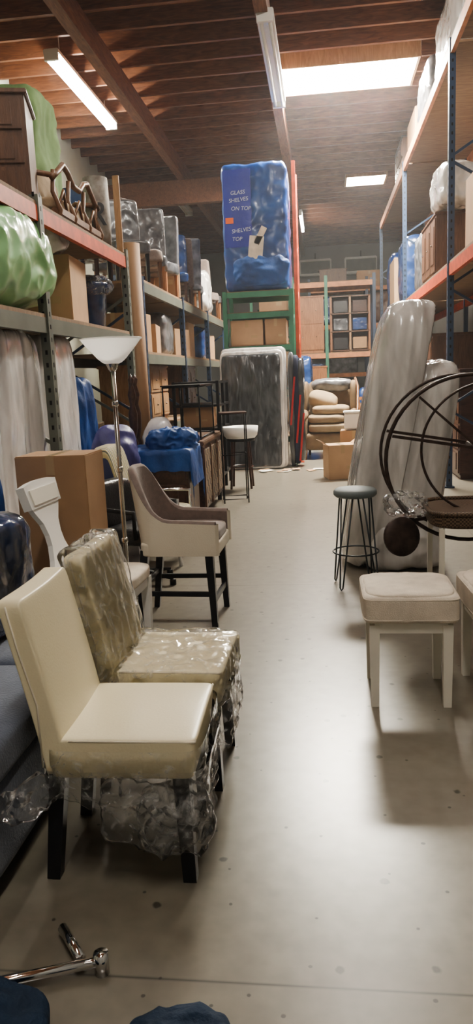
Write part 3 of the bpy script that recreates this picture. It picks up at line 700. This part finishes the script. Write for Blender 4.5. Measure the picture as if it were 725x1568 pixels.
for s_ in (-1,1): b.tube([(0,s_*.7,.45),(-.25,s_*.74,.5),(-.5,s_*.7,.35),(-.5,s_*.7,0)],.028,'walnut',8)
for y in (-.5,0,.5): b.tube([(0,y-.15,.14),(.02,y,.35),(0,y+.15,.14)],.016,'walnut',8)
b.put((-2.32,7.40,2.95),0,None,.9)
wrapped('green_fabric_bundle',(-3.02,8.0,2.96),(.5,.8,1.5),'greencloth',3,6,.04)
wrapped('beige_wrapped_cushions',(-2.75,7.3,2.96),(.4,.6,.55),'beige2',4,4,.03)
b=B('stacked_dark_chair')
for z in (0,.35):
    b.box((0,0,.42+z),(.45,.45,.04),'darkwood',.01)
    for x in (-.2,.2):
        for y in (-.2,.2): b.beam((x,y,z),(x,y,.42+z),.04,.04,'darkwood')
b.box((-.21,0,1.1),(.03,.4,.5),'darkwood',.01); b.put((-2.6,5.3,2.95),10)
# ------------------------------------------------------------------ left mid floor items
cabinet('wooden_dresser',(-1.66,7.45,0),(.66,.55,.82),'darkwood',0,3,1)
b=B('blue_moving_blanket')
def drape(u,v):
    x=(u-.5)*2; y=(v-.5)*2; X=x*.55; Yy=y*.42
    hx=.36; hy=.31; z=.86
    ex=max(0,abs(X)-hx); ey=max(0,abs(Yy)-hy); z-= (ex+ey)*1.9
    X=math.copysign(min(abs(X),hx+ex*.12),X); Yy=math.copysign(min(abs(Yy),hy+ey*.12),Yy)
    n=noise.noise(V((x*3,y*3,1)))*.03+noise.noise(V((x*8,y*8,4)))*.012
    return (X+n,Yy+n,z+abs(n)*1.2)
b.grid(44,40,drape,'bluetarp'); b.soft((.12,.05,.93),(.46,.36,.20),'bluetarp',4,.05,7,30,4)
b.put((-1.66,7.45,.0))
b=B('lattice_credenza')
b.box((0,0,.47),(.48,1.5,.72),'darkwood',.01); b.box((0,0,.85),(.52,1.55,.05),'wood',.01)
for k in range(3): b.box((.245,-.5+k*.5,.47),(.02,.44,.6),'lattice',.005)
for k in range(4): b.box((.255,-.74+k*.493,.47),(.02,.04,.68),'wood')
for x in (-.2,.2):
    for y in (-.7,.7): b.box((x,y,.06),(.05,.05,.12),'black')
b.put((-1.55,8.68,0))
b=B('metal_frame_table')
for x in (-.2,.2):
    for y in (-.5,.5): b.tube([(x,y,0),(x,y,.58)],.01,'black',6)
    for z in (.02,.58): b.tube([(x,-.5,z),(x,.5,z)],.01,'black',6)
for y in (-.5,.5):
    for z in (.02,.58): b.tube([(-.2,y,z),(.2,y,z)],.01,'black',6)
b.box((0,0,.595),(.44,1.04,.015),'black',.003)
b.put((-1.55,8.62,.876))
b=B('metal_plant_stand')
for x in (-.15,.15):
    for y in (-.15,.15): b.tube([(x,y,0),(x,y,1.1)],.009,'black',6)
for z in (.05,.6,1.1):
    b.tube([(-.15,-.15,z),(.15,-.15,z),(.15,.15,z),(-.15,.15,z)],.009,'black',6,True)
b.box((0,0,1.11),(.33,.33,.015),'darkwood'); b.put((-1.12,9.2,0),10)
b=B('black_side_stool')
b.lathe([(.001,.70),(.2,.70),(.235,.74),(.25,.86),(.235,.86),(.22,.78),(.001,.77)],(0,0,0),'white',24)
b.lathe([(.001,.66),(.2,.66),(.2,.70),(.001,.70)],(0,0,0),'black',20)
for k in range(4):
    a=rad(45+90*k); b.beam((.2*math.cos(a),.2*math.sin(a),0),(.15*math.cos(a),.15*math.sin(a),.68),.03,.03,'darkwood')
b.tube([(.16*math.cos(t*.4),.16*math.sin(t*.4),.3) for t in range(16)],.01,'darkwood',6,True)
b.put((-1.16,10.35,0))
b=B('striped_armchair')
b.soft((0,0,.38),(.62,.56,.16),'stripe',6,seg=12); b.soft((-.22,.0,.70),(.16,.54,.62),'stripe',6,seg=12,fn=lambda v:V((v.x-.25*(v.z-.4),v.y,v.z)))
for s_ in (-1,1):
    b.tube([(.28,s_*.29,0),(.28,s_*.29,.56),(-.3,s_*.29,.58),(-.34,s_*.29,0)],.018,'chrome',10)
b.tube([(.28,-.29,.24),(.28,.29,.24)],.014,'chrome'); b.put((-1.50,6.28,0),0)
b=B('black_leather_chair')
b.soft((0,0,.40),(.5,.5,.14),'blackl',5,seg=12); b.soft((-.2,0,.62),(.14,.46,.36),'blackl',5,seg=12,fn=lambda v:V((v.x-.2*(v.z-.4),v.y,v.z)))
b.tube([(0,0,.06),(0,0,.35)],.03,'chrome')
for k in range(5):
    a=rad(72*k); b.beam((0,0,.09),(.26*math.cos(a),.26*math.sin(a),.05),.04,.03,'black',.025,.02); b.lathe([(.001,0),(.025,.0),(.025,.04),(.001,.045)],(.26*math.cos(a),.26*math.sin(a),0),'black',10)
for s_ in (-1,1): b.tube([(.12,s_*.26,.4),(.14,s_*.29,.6),(-.15,s_*.29,.62),(-.2,s_*.25,.5)],.018,'black',8)
b.put((-1.42,5.52,0),-20)
wrapped('purple_duffel_bag',(-2.0,6.95,0),(.42,.40,1.08),'purple',4,3.5,.05)
wrapped('clear_plastic_bag',(-1.78,7.95,.0),(.3,.3,1.10),'silver2',5,3.5,.04)
b=B('black_shelf_unit')
for x in (-.3,.3):
    for y in (-.5,0,.5): b.box((x,y,.75),(.04,.04,1.5),'black')
for z in (.2,.85,1.17,1.48): b.box((0,0,z),(.64,1.06,.03),'black')
b.put((-1.72,10.6,0))
carton('cardboard_box',(-1.72,10.4,.87),(.4,.4,.28),0,'card')
# ------------------------------------------------------------------ camera, world, look
cam=bpy.data.cameras.new('camera'); co=bpy.data.objects.new('camera',cam); sc.collection.objects.link(co); sc.camera=co
co.location=(0,0,1.55)
co.rotation_euler=(Matrix.Rotation(rad(6.96),3,'Z')@Matrix.Rotation(rad(90-10.32),3,'X')@Matrix.Rotation(rad(-2.5),3,'Z')).to_euler()
cam.sensor_fit='VERTICAL'; cam.sensor_height=24; cam.lens=24*1143/1568; cam.clip_start=.05; cam.clip_end=100
w=bpy.data.worlds.new('world'); sc.world=w; w.use_nodes=True; wn=w.node_tree
wn.nodes['Background'].inputs[0].default_value=(.6,.7,.85,1); wn.nodes['Background'].inputs[1].default_value=.3
vs_=wn.nodes.new('ShaderNodeVolumeScatter'); vs_.inputs['Color'].default_value=(.93,.95,1,1); vs_.inputs['Density'].default_value=.0028; vs_.inputs['Anisotropy'].default_value=.35
wn.links.new(vs_.outputs[0],wn.nodes['World Output'].inputs['Volume'])
sc.view_settings.view_transform='AgX'
try: sc.view_settings.look='AgX - Medium High Contrast'
except Exception as e: print(e)
sc.view_settings.exposure=1.2
